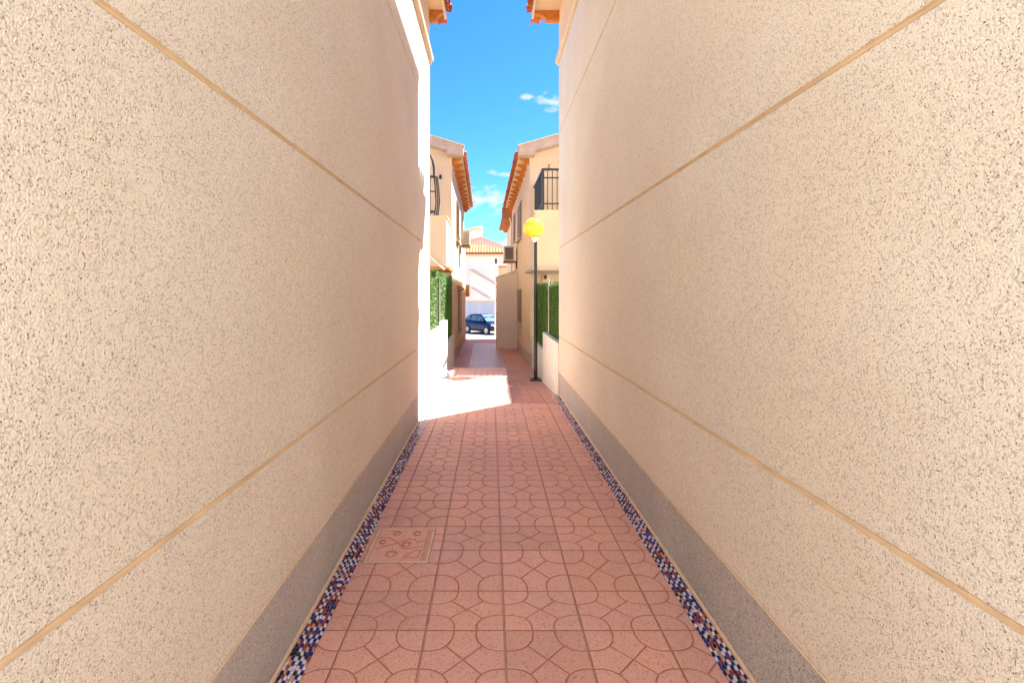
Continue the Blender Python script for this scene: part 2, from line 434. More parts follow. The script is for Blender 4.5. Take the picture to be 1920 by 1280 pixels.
rows = [2.506-.4015*k for k in range(5, 0, -1)] + [2.506,2.834,3.284,3.619,4.076,4.505,4.888,5.28,5.695,6.106]
y = 6.106
for k in range(4): rows.append(y+(7.65-6.106)*(k+1)/4)
for k in range(9): rows.append(7.65+(11.19-7.65)*(k+1)/9)
TILE_ROWS = rows
for y0, y1 in zip(rows, rows[1:]):
    for i, cx in enumerate(colx):
        if y0 >= 7.6:
            if i > 3: continue
            me = [cutL, full, full, cutE][i]
        else: me = [cutL, full, full, full, full, cutR][i]
        o = linkmesh('floor_tile', me, floor, (cx, (y0+y1)/2, rnd.uniform(-.0007,.0007)))
        o.scale = (1, (y1-y0)/T, 1); o.rotation_euler = (rnd.uniform(-.002,.002), rnd.uniform(-.002,.002), 0)
# nosing along the top of the drop
mk('step_nosing', MB().box((-.98,11.19,-.02),(.33,11.225,.004)), 'nosing', floor)
mk('step_nosing', MB().box((.319,7.66,-.02),(.338,11.19,.003)), 'nosing', floor)

# ---- mosaic borders
def mosaic(x0, x1, y0, y1, label):
    base = struct(mk('mosaic_border', MB().box((x0,y0,-.02),(x1,y1,-.004)), 'mosaicbed', origin=(x0,y0,0)), label)
    shapes = {}
    DK = ['navy']*8+['blue']*2+['black']*3+['red']*2; LT = ['white']*7+['peach']*3+['red']*2+['blue']
    keys = ['navy']*11+['blue']*3+['white']*8+['red']*2+['peach']*3+['black']*3
    for kname in set(keys):
        for q in range(4):
            pr = random.Random(hash((kname, q)) % 1000 if False else (len(kname)*31+ord(kname[0])*7+q*13))
            bm = bmesh.new(); n = 7; bot = []; top = []
            for k in range(n):
                a = 2*math.pi*k/n+pr.uniform(-.2,.2); rr = pr.uniform(.8,1.1)
                x, y = .0079*rr*math.cos(a), .0160*rr*math.sin(a)
                bot.append(bm.verts.new((x, y, -.004))); top.append(bm.verts.new((x*.82, y*.86, .0015)))
            bm.faces.new(top)
            for k in range(n): bm.faces.new((bot[k], bot[(k+1) % n], top[(k+1) % n], top[k]))
            me = bpy.data.meshes.new('mosaic_piece'); bm.to_mesh(me); bm.free(); me.materials.append(MAT['m_'+kname])
            shapes[(kname, q)] = me
    ny = int((y1-y0)/.029); nx = int(round((x1-x0)/.0155)); pieces = []
    for j in range(ny):
        for i in range(nx):
            x = x0+(i+.5)*(x1-x0)/nx+rnd.uniform(-.0012,.0012); y = y0+(j+.5+.25*(i % 2))*.029+rnd.uniform(-.0025,.0025)
            if y > y1-.01: continue
            pieces.append((x, y, rnd.uniform(-.18,.18), rnd.uniform(.92,1.08), (rnd.choice(DK) if ((i+j) % 2 == 0) != (rnd.random() < .10) else rnd.choice(LT)), rnd.randrange(4), rnd.uniform(-.0008,.001)))
    vis = sorted([p for p in pieces if p[1] > 2.12], key=lambda p: p[1])
    ind = set(id(p) for p in vis[:300])
    joined = {}
    for p in pieces:
        x, y, a, s, kname, q, dz = p
        x = min(max(x, x0+.009), x1-.009)
        if id(p) in ind:
            o = linkmesh('mosaic_piece', shapes[(kname, q)], base, (x-x0, y-y0, dz)); o.rotation_euler.z = a; o.scale = (s, s, 1)
        else:
            mb = joined.setdefault('all', MB()); me = shapes[(kname, q)]
            ca, sa = math.cos(a), math.sin(a)
            mi = ['navy','blue','white','red','peach','black'].index(kname)
            mb.add([(x+(v.co.x*ca-v.co.y*sa)*s, y+(v.co.x*sa+v.co.y*ca)*s, v.co.z+dz) for v in me.vertices], [tuple(f.vertices) for f in me.polygons], mi)
    o = mk('mosaic_chips', joined['all'], ['m_navy','m_blue','m_white','m_red','m_peach','m_black'], base); o['kind'] = 'stuff'
mosaic(XL+.012, MX0, YN0, 11.15, 'blue, white and red mosaic strip along the left wall')
mosaic(MX1, XR-.012, YN0, 8.3, 'blue, white and red mosaic strip along the right wall')

# ---- access cover
ac = thing('access_cover', 'square access cover with swirl relief in the red floor by the left mosaic strip', 'access cover', (-.607,3.352,0))
cx0, cx1, cy0, cy1 = -.812, -.402, 3.125, 3.58
mb = MB()
mb.box((cx0,cy0,-.002),(cx1,cy0+.018,.0035)).box((cx0,cy1-.018,-.002),(cx1,cy1,.0035)).box((cx0,cy0+.018,-.002),(cx0+.018,cy1-.018,.0035)).box((cx1-.018,cy0+.018,-.002),(cx1,cy1-.018,.0035))
mk('rim', mb, 'grout', ac)
mk('joint', MB().box((cx0-.006,cy0-.006,-.003),(cx1+.006,cy1+.006,.0012)), 'frame', ac)
mk('plate', MB().box((cx0+.022,cy0+.022,-.002),(cx1-.022,cy1-.022,.002)), 'tile', ac)
mb = MB()
for k in range(3): mb.box((cx1-.05+.009*k,cy0+.024,.001),(cx1-.046+.009*k,cy1-.024,.0034))
mk('ribs', mb, 'relief', ac)
def curve_relief(pts, wid=.004):
    mb = MB(); pts = [Vector((p[0], p[1])) for p in pts]
    for a, b in zip(pts, pts[1:]):
        t = (b-a).normalized(); n = Vector((-t.y, t.x))*wid; a2 = a-t*wid*.5; b2 = b+t*wid*.5
        q = [a2+n, a2-n, b2-n, b2+n]
        mb.add([(p.x, p.y, .001) for p in q]+[(p.x*1.0, p.y, .0034) for p in q], [(4,5,6,7),(0,1,5,4),(1,2,6,5),(2,3,7,6),(3,0,4,7)])
    return mb
ccx, ccy = (cx0+cx1)/2, (cy0+cy1)/2
for (dx, dy, ro, kind) in ((-.06,.15,.032,0),(.085,.15,.032,1),(.03,.0,.034,0),(-.05,-.125,.042,0),(.09,-.125,.038,2),(-.135,.03,.028,1)):
    X, Y = ccx+dx, ccy+dy
    if kind == 2: pts = [(X-.05,Y-.04),(X+.045,Y-.04),(X+.05,Y+.045),(X+.01,Y+.05),(X-.01,Y+.01),(X-.03,Y+.005),(X-.05,Y-.04)]
    else: pts = [(X+ro*(1-.028*k)*math.cos(k*.55+kind), Y+1.15*ro*(1-.028*k)*math.sin(k*.55+kind)) for k in range(20)]
    mk('swirl', curve_relief(pts, .0035), 'relief', ac)
mk('relief_line', curve_relief([(cx0+.03,ccy+.09),(ccx-.11,ccy+.095),(ccx-.03,ccy+.02),(ccx+.03,ccy-.06),(cx1-.06,ccy-.02)]), 'relief', ac)
mk('relief_line', curve_relief([(cx0+.04,ccy-.06),(ccx-.10,ccy-.02),(ccx-.03,ccy+.02),(ccx+.03,ccy+.075),(ccx+.08,ccy+.07),(ccx+.10,ccy+.03),(cx1-.05,ccy+.06)]), 'relief', ac)

# ---- ramp on the right and lower path
def sloped(x0, x1, pts, base=-1.09):
    poly = [(y, z) for y, z in pts] + [(pts[-1][0], base), (pts[0][0], base)]
    return MB().prism(poly, 'x', x0, x1)
ramp = struct(mk('ramp', sloped(.32, 1.16, [(7.65,-.012),(11.2,-.295)]), 'grout'), 'plain red tiled ramp going down beside the raised landing')
def slab_tile(w, l, t=.012, g=.003, mat='tile_plain', name='tile'):
    mb = MB(); a, b = w/2-g, l/2-g; c, e = a-.002, b-.002
    me = bpy.data.meshes.new(name)
    vs = [(-a,-b,-t),(a,-b,-t),(a,b,-t),(-a,b,-t),(-a,-b,-.002),(a,-b,-.002),(a,b,-.002),(-a,b,-.002),(-c,-e,0),(c,-e,0),(c,e,0),(-c,e,0)]
    fs = [(8,9,10,11)]+[(i,(i+1) % 4,(i+1) % 4+4,i+4) for i in range(4)]+[(i+4,(i+1) % 4+4,(i+1) % 4+8,i+8) for i in range(4)]
    me.from_pydata(vs, [], fs); me.materials.append(MAT[mat]); return me
nr, ncl = 12, 4
rt = slab_tile((1.05-.34)/ncl, (11.2-7.67)/nr, name='ramp_tile')
sl = math.atan(-.283/3.55)
for j in range(nr):
    for i in range(ncl):
        y = 7.67+(j+.5)*(11.2-7.67)/nr
        o = linkmesh('floor_tile', rt, ramp, (.34+(i+.5)*(1.05-.34)/ncl, y, rampz(y)+rnd.uniform(-.0006,.0006))); o.rotation_euler.x = sl
rt2 = slab_tile(.10, (11.2-8.4)/9, name='ramp_edge_tile')
for j in range(9):
    y = 8.4+(j+.5)*(11.2-8.4)/9
    o = linkmesh('floor_tile', rt2, ramp, (1.10, y, rampz(y))); o.rotation_euler.x = sl
low = struct(mk('lower_path', sloped(-1.3, 1.3, [(11.2,-.295),(24.3,-.595),(30,-1.062)]), 'grout'), 'lower tiled path running on to the street')
# mauve planks in the middle, plain red tiles either side
def lay(x0, x1, nx, y0, y1, ny, mat, nm):
    me = slab_tile((x1-x0)/nx, (y1-y0)/ny, mat=mat, name=nm, g=.006 if mat == 'tile_purple' else .003)
    for j in range(ny):
        for i in range(nx):
            y = y0+(j+.5)*(y1-y0)/ny; x = x0+(i+.5)*(x1-x0)/nx-BEND*(y-14)
            o = linkmesh('paving_tile', me, low, (x, y, lowz(y)+rnd.uniform(-.0008,.0008)))
            o.rotation_euler.x = math.atan((lowz(y+.05)-lowz(y-.05))/.1); o.rotation_euler.z = BEND
lay(-.62, .42, 9, 11.23, 22.0, 8, 'tile_purple', 'mauve_plank')
lay(.42, 1.12, 3, 11.23, 22.0, 20, 'tile_plain', 'red_paving')
lay(-1.12, -.62, 2, 11.23, 22.0, 20, 'tile_plain', 'red_paving')
lay(-1.12, 1.12, 7, 22.0, 24.3, 4, 'tile_plain', 'red_paving')

# ------------------------------------------------------------------ roof tile helper
def barrel_mesh(L_=.42, r0=.095, r1=.075, th=.012, n=7, flip=False):
    """curved clay tile lying along +x (from eave up the slope); open side down"""
    vs = []; fs = []
    for (x, r) in ((0, r0), (L_, r1)):
        for rr in (r, r-th):
            for k in range(n+1):
                a = math.pi*k/n; z = rr*math.sin(a)*.85
                vs.append((x, rr*math.cos(a), -z if flip else z))
    m = n+1
    for k in range(n):
        fs.append((k, k+1, 2*m+k+1, 2*m+k)); fs.append((m+k, 3*m+k, 3*m+k+1, m+k+1))
        fs.append((k, m+k, m+k+1, k+1)); fs.append((2*m+k, 2*m+k+1, 3*m+k+1, 3*m+k))
    fs.append((0, 2*m, 3*m, m)); fs.append((n, m+n, 3*m+n, 2*m+n))
    me = bpy.data.meshes.new('roof_tile'); me.from_pydata(vs, [], fs); me.materials.append(MAT['clay'])
    bm = bmesh.new(); bm.from_mesh(me); bmesh.ops.recalc_face_normals(bm, faces=bm.faces); bm.to_mesh(me); bm.free()
    for p in me.polygons: p.use_smooth = True
    me.set_sharp_from_angle(angle=R(50))
    return me
BAR = barrel_mesh(); BARF = barrel_mesh(flip=True)
def roof_tiles(parent, xe, ze, sgn, slope, y0, y1, rows_, pitch=.2, name='roof_tile'):
    """sgn +1: roof rises towards +x; tiles parented to parent (parent origin known)"""
    og = WORG[parent.name]; n = int((y1-y0)/pitch)
    for r_ in range(rows_):
        for k in range(n):
            y = y0+(k+.5)*(y1-y0)/n
            for me, dy, dz in ((BAR, 0, .02), (BARF, pitch/2, .045)):
                if dy and k == n-1: continue
                s = r_*.34
                x = xe+sgn*s*math.cos(slope); z = ze+s*math.sin(slope)+dz+.012*r_*0
                o = linkmesh(name, me, parent, Vector((x+rnd.uniform(-.008,.008), y+dy, z))-og)
                o.rotation_euler = (0, -slope, 0) if sgn > 0 else (0, -slope, math.pi)
                o.rotation_euler.z += rnd.uniform(-.02,.02)

def bracket(x_wall, x_tip, y, z, wd=.09, h=.17):
    """carved rafter tail with a rounded end"""
    s = 1 if x_tip > x_wall else -1; Lh = abs(x_tip-x_wall)
    poly = [(x_wall, z), (x_tip, z), (x_tip, z-h*.30)]
    for k in range(1, 6):
        a = math.pi/2*k/5
        poly.append((x_tip-s*Lh*.45*math.sin(a), z-h*.30-h*.70*(1-math.cos(a))))
    poly.append((x_wall, z-h))
    return MB().prism(poly, 'y', y-wd/2, y+wd/2)

# ------------------------------------------------------------------ near houses
def near_house(side, label):
    s = -1 if side == 'L' else 1
    X = XL if side == 'L' else XR
    Y1 = YL if side == 'L' else YR
    far = s*9.0
    G = [.980, 2.438, 4.45] if side == 'L' else [.977, 2.475, 4.43]
    ZS = 5.36 if side == 'L' else 5.60
    root = thing('house', label, 'house', (X, Y1, 0))
    
    def band(z0, z1, mat, name, off=0.0):
        b = .005; xo = X+s*off
        poly = [(far, z0), (xo+s*b, z0), (xo, z0+b), (xo, z1-b), (xo+s*b, z1), (far, z1)]
        return mk(name, MB().prism(poly, 'y', YN0, Y1-off), mat, root)
    gh = .0085
    band(-.3, .372, 'plinth', 'plinth', .002)
    zs = [.378] + G + [ZS]
    for i in range(len(zs)-1):
        band(zs[i]+(gh if i else 0), zs[i+1]-(gh if i < len(G) else 0), 'stucco', 'wall_panel')
    band(ZS+.10, 6.2 if side == 'L' else 6.5, 'cream', 'upper_wall')
    if side == 'R': mk('shade_storey', MB().box((X, 3.35, 6.5),(9, Y1, 8.8)), 'cream', root)  # taller storey out of view, added to shade the upper left wall
    for g in G:
        prof = [(X+s*.001, g+gh)] + [(X+s*.016*math.sin(math.pi*k/8), g+gh*math.cos(math.pi*k/8)) for k in range(1, 8)] + [(X+s*.001, g-gh), (X+s*.3, g-gh), (X+s*.3, g+gh)]
        mk('wall_groove', MB().prism(prof, 'y', YN0, Y1-.004), 'groove', root)
    mk('plinth_bead', MB().prism([(X-s*.002,.371),(X+s*.3,.371),(X+s*.3,.380),(X-s*.001,.378)], 'y', YN0, Y1-.003), 'groove', root)
    # rounded mortar fillet at the foot
    mk('mortar_fillet', MB().prism([(X,-.01),(X-s*.011,-.01),(X-s*.010,.002),(X-s*.005,.012),(X,.016)], 'y', YN0, Y1), 'fillet', root)
    # string course, moulded in two steps
    poly = [(X+s*.3,ZS),(X-s*.02,ZS),(X-s*.03,ZS+.03),(X-s*.055,ZS+.05),(X-s*.055,ZS+.10),(X+s*.3,ZS+.10)]
    mk('string_course', MB().prism(poly, 'y', YN0, Y1+.05), 'cream', root)
    # eave
    xe = -.745 if side == 'L' else .74
    ze = 6.17 if side == 'L' else 6.49
    mk('soffit', MB().box((min(X,xe), YN0, ze),(max(X,xe), Y1+.06, ze+.05)), 'cream', root)
    mk('fascia', MB().box((min(xe,xe-s*.03), YN0, ze-.05),(max(xe,xe-s*.03), Y1+.12, ze+.09)), 'cream', root)
    y = Y1-.02
    while y > YN0:
        mk('rafter', bracket(X, xe+s*.02, y, ze-.002), 'wood', root); y -= .72
    slope = R(20)
    xt = xe-s*.10; zt = ze+.05
    if side == 'L':
        poly = [(xe, ze+.05), (xe, ze+.10), (-5, ze+.10+4.2*math.tan(slope)), (-9, ze+.10), (-9, ze+.05)]
        mk('roof', MB().prism(poly, 'y', YN0, Y1+.10), 'clay', root)
    else:
        poly = [(xe, ze+.05), (xe, ze+.10), (X-.003, ze+.10+(X-xe)*math.tan(slope)), (X-.003, ze+.05)]
        mk('roof', MB().prism(poly, 'y', 3.35, Y1+.10), 'clay', root)
        mk('roof', MB().prism([(xe, ze+.05), (xe, ze+.10), (5, ze+.10+4.2*math.tan(slope)), (9, ze+.10), (9, ze+.05)], 'y', YN0, 3.345), 'clay', root)
        mk('parapet', MB().box((X-.04, 3.35, 8.8),(9, Y1+.03, 8.9)), 'cream', root)  # caps the added storey, out of view
    roof_tiles(root, xt, zt, s, slope, Y1-4.2, Y1+.16, 2)
    # ragged end tiles lying crosswise on the far verge
    og = WORG[root.name]
    for k in range(3):
        o = linkmesh('verge_tile', BAR, root, Vector((xe+s*(.06+.15*k), Y1+.02, ze+.015+.05*k))-og)
        o.rotation_euler = (0, 0, R(90)+rnd.uniform(-.06,.06))
    return root
near_house('L', 'near house on the left with speckled stucco wall, grooves and grey plinth')
near_house('R', 'near house on the right with speckled stucco wall, grooves and grey plinth')

# unseen pale house added to bounce sunlight, across the courtyard at the near mouth
hb = thing('bounce_facade', 'unseen pale house added to bounce sunlight, closing the courtyard at the near mouth of the alley', 'house', (0,-4.6,0))
mk('wall', MB().box((-12,-12,-.1),(12,-4.6,6.8)), 'whitewall', hb)
mk('roof', MB().prism([(-12.2,6.8),(-4.5,6.8),(-8.2,8.2)], 'x', -12.3, 12.3), 'clay', hb)

# ------------------------------------------------------------------ far pair of houses
def window(parent, x, s, y0, y1, z0, z1, shutter=True):
    """window in a wall facing the alley: s=-1 left wall (faces +x), s=+1 right wall (faces -x)"""
    f = mk('window', MB().box((min(x-s*.03,x+s*.02),y0,z0),(max(x-s*.03,x+s*.02),y1,z1)), 'frame', parent)
    n = max(6, int((z1-z0)/.09)); xx = x-s*.031
    mb = MB()
    for k in range(n):
        z = z0+.04+(z1-z0-.08)*k/n; h = (z1-z0-.08)/n
        mb.prism([(xx, z), (xx-s*.022, z+h*.2), (xx-s*.004, z+h*.95)], 'y', y0+.05, y1-.05)
    mk('shutter' if shutter else 'blind', mb, 'shutter', f)
    mk('sill', MB().box((min(x-s*.09,x),y0-.06,z0-.05),(max(x-s*.09,x),y1+.06,z0)), 'mortar', f)
    return f

def far_house(side, label):
    s = -1 if side == 'L' else 1
    X = s*1.1; Y0 = 13.85; Y1 = 22.5
    root = thing('house', label, 'house', (X, Y0, -.35))
    mk('wall', MB().box((min(X,s*7), Y0, -.9),(max(X,s*7), Y1, 5.70)), 'cream_far', root)
    # gable triangle
    sl = .29
    poly = [(X, 5.70), (s*4.2, 5.70+3.1*sl), (s*7, 5.70)]
    mk('gable', MB().prism(poly, 'y', Y0, Y1), 'cream_far', root)
    mk('plinth', MB().prism([(Y0-.02, lowz(Y0)-.3),(Y1, lowz(Y1)-.3),(Y1, lowz(Y1)+.36),(Y0-.02, lowz(Y0)+.36)], 'x', X-s*.015, X+s*.2), 'mortar', root)
    # gable verge: thick mortar band following the slope with a stepped foot over the eave
    xe = s*.80
    def zt(x): return 5.77+(abs(x)-.76)*sl
    poly = [(s*.76, 5.52), (s*.76, zt(.76)), (s*4.3, zt(4.3)), (s*4.3, zt(4.3)-.28), (s*1.22, zt(1.22)-.25), (s*1.22, 5.52)]
    mk('verge_band', MB().prism(poly, 'y', Y0-.30, Y0+.02), 'mortar', root, bevel=.012)
    poly = [(s*.74, zt(.74)), (s*.74, zt(.74)+.03), (s*4.3, zt(4.3)+.03), (s*4.3, zt(4.3))]
    mk('verge_cap', MB().prism(poly, 'y', Y0-.33, Y0+.02), 'cream', root)
    # eave
    ze = 5.60
    mk('soffit', MB().box((min(X,xe),Y0-.10,ze),(max(X,xe),Y1+.1,ze+.04)), 'cream', root)
    n = 12
    for k in range(n):
        mk('rafter', bracket(X, s*.83, Y0+.25+k*(Y1-Y0-.3)/(n-1), ze-.002, .10, .20), 'wood', root)
    poly = [(xe, ze+.04), (xe, ze+.09), (s*4.2, ze+.09+3.4*sl), (s*7, ze+.09), (s*7, ze+.04)]
    mk('roof', MB().prism(poly, 'y', Y0+.03, Y1+.1), 'clay', root)
    roof_tiles(root, s*.70, ze+.03, s, math.atan(sl), Y0+.0, Y1+.12, 1, .205)
    # balcony: solid parapet box with black railing
    yb = 12.1 if side == 'L' else 11.75
    xb = X+s*.02 if side == 'L' else 1.03
    zt_, zb = (3.58, 2.36) if side == 'L' else (3.66, 2.33)
    zt2 = zt_
    bal = mk('balcony', MB().box((min(xb,s*5.5),yb,zb),(max(xb,s*5.5),yb+.15,zt_)).box((min(xb,xb+s*.15),yb+.15,zb),(max(xb,xb+s*.15),Y0+.01,zt_)).box((min(xb+s*.15,s*5.5),yb+.15,zb),(max(xb+s*.15,s*5.5),Y0+.01,zb+.2)), 'cream_far', root)
    mk('coping', MB().box((min(xb-s*.02,s*5.5),yb-.02,zt_),(max(xb-s*.02,s*5.5),yb+.17,zt_+.035)).box((min(xb-s*.02,xb+s*.17),yb+.17,zt_),(max(xb-s*.02,xb+s*.17),Y0,zt_+.035)), 'cream', bal)
    mk('slab_edge', MB().box((min(xb-s*.07,s*5.5),yb-.05,zb-.07),(max(xb-s*.07,s*5.5),Y0,zb-.001)), 'wood' if side == 'L' else 'mortar', bal)
    zr = zt_+.035
    if side == 'R':
        xr = xb+.20; yr = yb+.10; zh = 4.72
        mk('top_rail', MB().box((xr,yr-.02,zh-.05),(5.4,yr+.02,zh)), 'black', bal)
        mk('top_rail', MB().box((xr-.02,yr,zh-.05),(xr+.02,Y0,zh-.001)), 'black', bal)
        mk('mid_rail', MB().box((xr,yr-.015,zh-.24),(5.4,yr+.015,zh-.21)), 'black', bal)
        mk('bottom_rail', MB().box((xr,yr-.015,zr+.16),(5.4,yr+.015,zr+.19)), 'black', bal)
        mk('corner_post', MB().box((xr-.03,yr-.03,zr-.01),(xr+.03,yr+.03,zh-.002)), 'black', bal)
        mk('mid_rail', MB().box((xr-.015,yr+.03,zr+.16),(xr+.015,Y0,zr+.19)), 'black', bal)
        for k in range(1, 24): mk('railing_bar', MB().box((xr+.115*k-.009,yr-.009,zr-.005),(xr+.115*k+.009,yr+.009,zh-.055)), 'black', bal)
        for k in range(1, 16): mk('railing_bar', MB().box((xr-.009,yr+.125*k-.009,zr-.005),(xr+.009,yr+.125*k+.009,zh-.055)), 'black', bal)
        mk('post_finial', MB().lathe([(.001,0),(.05,.0),(.05,.02),(.03,.05),(.045,.09),(.001,.10)], (xr+.16,yr,zh), 10), 'brown', bal)
    else:
        xr = -1.40; yr = yb+.10; zh = 4.62
        mk('top_rail', MB().box((-5.4,yr-.02,zh-.05),(xr,yr+.02,zh)), 'black', bal)
        mk('mid_rail', MB().box((-5.4,yr-.015,zr+.6),(xr,yr+.015,zr+.63)), 'black', bal)
        mk('bottom_rail', MB().box((-5.4,yr-.02,zr+.08),(xr,yr+.02,zr+.14)), 'black', bal)
        for k in range(1, 24): mk('railing_bar', MB().box((xr-.12*k-.009,yr-.009,zr-.005),(xr-.12*k+.009,yr+.009,zh-.055)), 'black', bal)
        # belly-shaped side rails
        for dx in (0, .045, .085):
            pts = [(xr-.02+dx, yr, zr-.005), (xr+.02+dx, yr, zr+.35), (xr+.0+dx, yr, zr+.7), (xr-.03+dx*.9, yr, zh-.02)]
            mk('side_rail', MB().tube(pts, .017, 6), 'black', bal)
        pts = [(xr-.03,yr,zh-.04),(xr-.035,yr,zh+.2),(xr-.07,yr,zh+.38),(xr-.15,yr,zh+.55),(xr-.3,yr,zh+.68)]
        mk('scroll_rail', MB().tube(pts, [.022,.028,.026,.022,.016], 7), 'black', bal)
    # recessed porch below the balcony
    if side == 'R':
        mk('porch_wall', MB().box((1.45,Y0-.06,-.5),(5.4,Y0-.003,2.25)), 'cream', root)
        window(root, X, 1, 16.8, 18.4, 3.62, 4.88)
        window(root, X, 1, 20.1, 21.1, 3.85, 5.0)
        window(root, X, 1, 16.8, 18.4, .66, 1.86)
    else:
        window(root, X, -1, 16.1, 17.5, 3.45, 4.75)
        window(root, X, -1, 19.6, 20.4, 3.9, 4.9)
        window(root, X, -1, 17.4, 19.4, .35, 1.74)
        mk('window_hood', MB().prism([(X,1.80),(X+.16,1.80),(X+.13,1.92),(X,1.97)], 'y', 16.7, 19.7), 'brown', root)
        mk('annex', MB().box((-6,Y1,-.95),(X,24.4,4.0)), 'cream_far', root)
        mk('annex_plinth', MB().box((X-.1,Y1,-.9),(X+.015,24.4,-.2)), 'mortar', root)
    bend(root)
    return root
far_house('L', 'far cream house on the left with brown eave brackets and a balcony box')
far_house('R', 'far cream house on the right with black balcony railing behind the globe lamp')

# third, lower section on the right
t = thing('lean_to_house', 'lower house stepping down behind the far right one, only its orange eave end seen', 'house', (1.1,22.6,-.6))
mk('wall', MB().box((1.1,22.53,-1.0),(7,27.5,5.2)), 'cream_far', t)
mk('roof', MB().prism([(.66,5.22),(.66,5.30),(4.2,6.2),(7,5.3),(7,5.2)], 'y', 22.61, 27.6), 'clay', t)
mk('eave_board', MB().prism([(.64,5.14),(.64,5.62),(.80,5.70),(1.1,5.62),(1.1,5.14)], 'y', 22.55, 22.6), 'brown', t)
for k in range(6): mk('rafter', bracket(1.1, .72, 22.75+.8*k, 5.2, .1, .2), 'wood', t)
mk('downspout', MB().tube([(.98,22.5,5.15),(1.04,22.5,5.0),(1.06,22.5,4.8),(1.06,22.5,-.4)], .035, 8), 'whitewall', t)
bend(t)

# ------------------------------------------------------------------ low walls, hedges, poles
g = None
def low_wall(name_label, x0, x1, y0, y1, ztop, zbot, side, plinth=False):
    t = thing('low_wall', name_label, 'garden wall', ((x0+x1)/2, y0, zbot))
    mk('wall', MB().box((x0,y0,zbot-.6),(x1,y1,ztop-.03)), 'whitewall', t)
    mk('coping', MB().box((x0-.004,y0-.004,ztop-.03),(x1+.004,y1+.004,ztop)), 'whitewall', t, bevel=.006)
    if plinth:
        mk('plinth', MB().box((x1,y0,0),(x1+.006,y1,.30)), 'fillet', t)
    return t
low_wall('white garden wall on the left, sunlit, next to the near left house', -1.13, -.985, 7.803, 9.7, 1.07, 0, 'L', True)
low_wall('short white end post of the left garden wall, above the step', -1.13, -.982, 9.705, 11.15, 1.10, 0, 'L')
low_wall('lower white garden wall on the left beyond the step', -1.15, -1.03, 11.16, 13.8, .54, -.3, 'L')
low_wall('white garden wall on the right next to the near right house', 1.15, 1.28, 8.375, 10.85, .855, -.1, 'R')
low_wall('lower white garden wall on the right behind the lamp post', 1.153, 1.28, 10.855, 13.9, .455, -.3, 'R')

def hedge(label, x0, x1, y0, y1, z0, z1, face, dens=6500, seed=1, droop=0):
    """artificial hedge screen; blades cover the face looking at the alley, the end and the top"""
    rr = random.Random(seed)
    t = thing('hedge_screen', label, 'hedge screen', ((x0+x1)/2, y0, z0), 'artificial hedge screens on the garden walls')
    mk('backing', MB().box((min(x0,x1)+.02,y0+.02,z0),(max(x0,x1)-.02,y1-.02,z1-.03)), 'leafbase', t)
    mb = MB()
    xf = x0 if abs(x0) < abs(x1) else x1; nx = -1 if xf > 0 else 1
    def blade(p, n):
        n = Vector(n); a = Vector((rr.uniform(-1,1), rr.uniform(-1,1), rr.uniform(-1,.6)))+n*1.0; a.normalize()
        b = a.cross(Vector((rr.uniform(-1,1), rr.uniform(-1,1), rr.uniform(-1,1)))).normalized()
        l_ = rr.uniform(.014,.035); w_ = rr.uniform(.003,.006)
        p = Vector(p)
        mb.add([p-b*w_, p+b*w_, p+a*l_*.6+b*w_*.8, p+a*l_], [(0,1,2,3)])
    ztop = lambda y: z1+.03*math.sin(y*3.1+seed)+.02*math.sin(y*9+seed)-droop*(y-y0)
    nf = int(dens*(y1-y0)*(z1-z0))
    for k in range(nf):
        y = rr.uniform(y0,y1); z = rr.uniform(z0, ztop(y)-.02); blade((xf-nx*.02+rr.uniform(-.01,.015), y, z), (nx,0,0))
    for k in range(int(dens*abs(x1-x0)*(z1-z0)*1.2)):
        blade((rr.uniform(x0,x1), y0+.01, rr.uniform(z0,z1)), (0,-1,0))
    for k in range(int(dens*abs(x1-x0)*(y1-y0)*1.4)):
        y = rr.uniform(y0,y1); blade((rr.uniform(x0,x1), y, ztop(y)-.03), (0,0,1))
    o = mk('foliage', mb, 'leaf', t); o['kind'] = 'stuff'
    return t
hedge('bright sunlit artificial hedge screen on the left garden wall', -1.10, -1.02, 7.85, 9.5, 1.07, 2.03, 1, seed=2)
hedge('dark shaded artificial hedge screen on the left beyond the step', -1.20, -1.08, 9.75, 13.75, .56, 2.17, 1, seed=3)
hedge('artificial hedge screen on the right nearest to the stucco house', 1.22, 1.31, 8.39, 10.78, .86, 1.90, -1, seed=4)
hedge('artificial hedge screen on the right behind the lamp post', 1.20, 1.30, 10.95, 13.7, .46, 1.93, -1, seed=5)

def pole(label, pts, r, mat, cat='post'):
    o = mk('post', MB().tube(pts, r, 8), mat, origin=pts[0]); tag(o, label, cat)
pole('thin pale metal post standing between the two right hedge screens', [(1.22,10.3,.85),(1.22,10.3,2.02)], .018, 'grey_metal')
pole('dark leaning post beside the pale one between the right hedges', [(1.235,10.12,.85),(1.27,10.55,1.95)], .022, 'black')
pole('dark post between the sunlit and the shaded left hedge', [(-1.03,9.6,1.07),(-1.03,9.6,2.0)], .022, 'black')
pole('pale post beside the dark one on the left garden wall', [(-1.0,9.72,1.1),(-1.02,9.72,2.0)], .014, 'grey_metal')
pole('white pole slanting down under the left balcony', [(-1.5,12.0,2.62),(-1.13,12.0,2.28)], .02, 'whiteplastic', 'pole')
pole('left arm of the thin wire V in front of the yellow porch wall', [(1.25,12.0,1.95),(1.48,12.0,2.18)], .006, 'grey_metal', 'wire')
pole('right arm of the thin wire V in front of the yellow porch wall', [(1.50,12.0,2.18),(1.75,12.0,1.95)], .006, 'grey_metal', 'wire')
pole('thin cable hanging from the far right eave to the air conditioner', [(.60,22.3,5.1),(.62,22.3,3.5)], .008, 'grey_metal', 'cable')

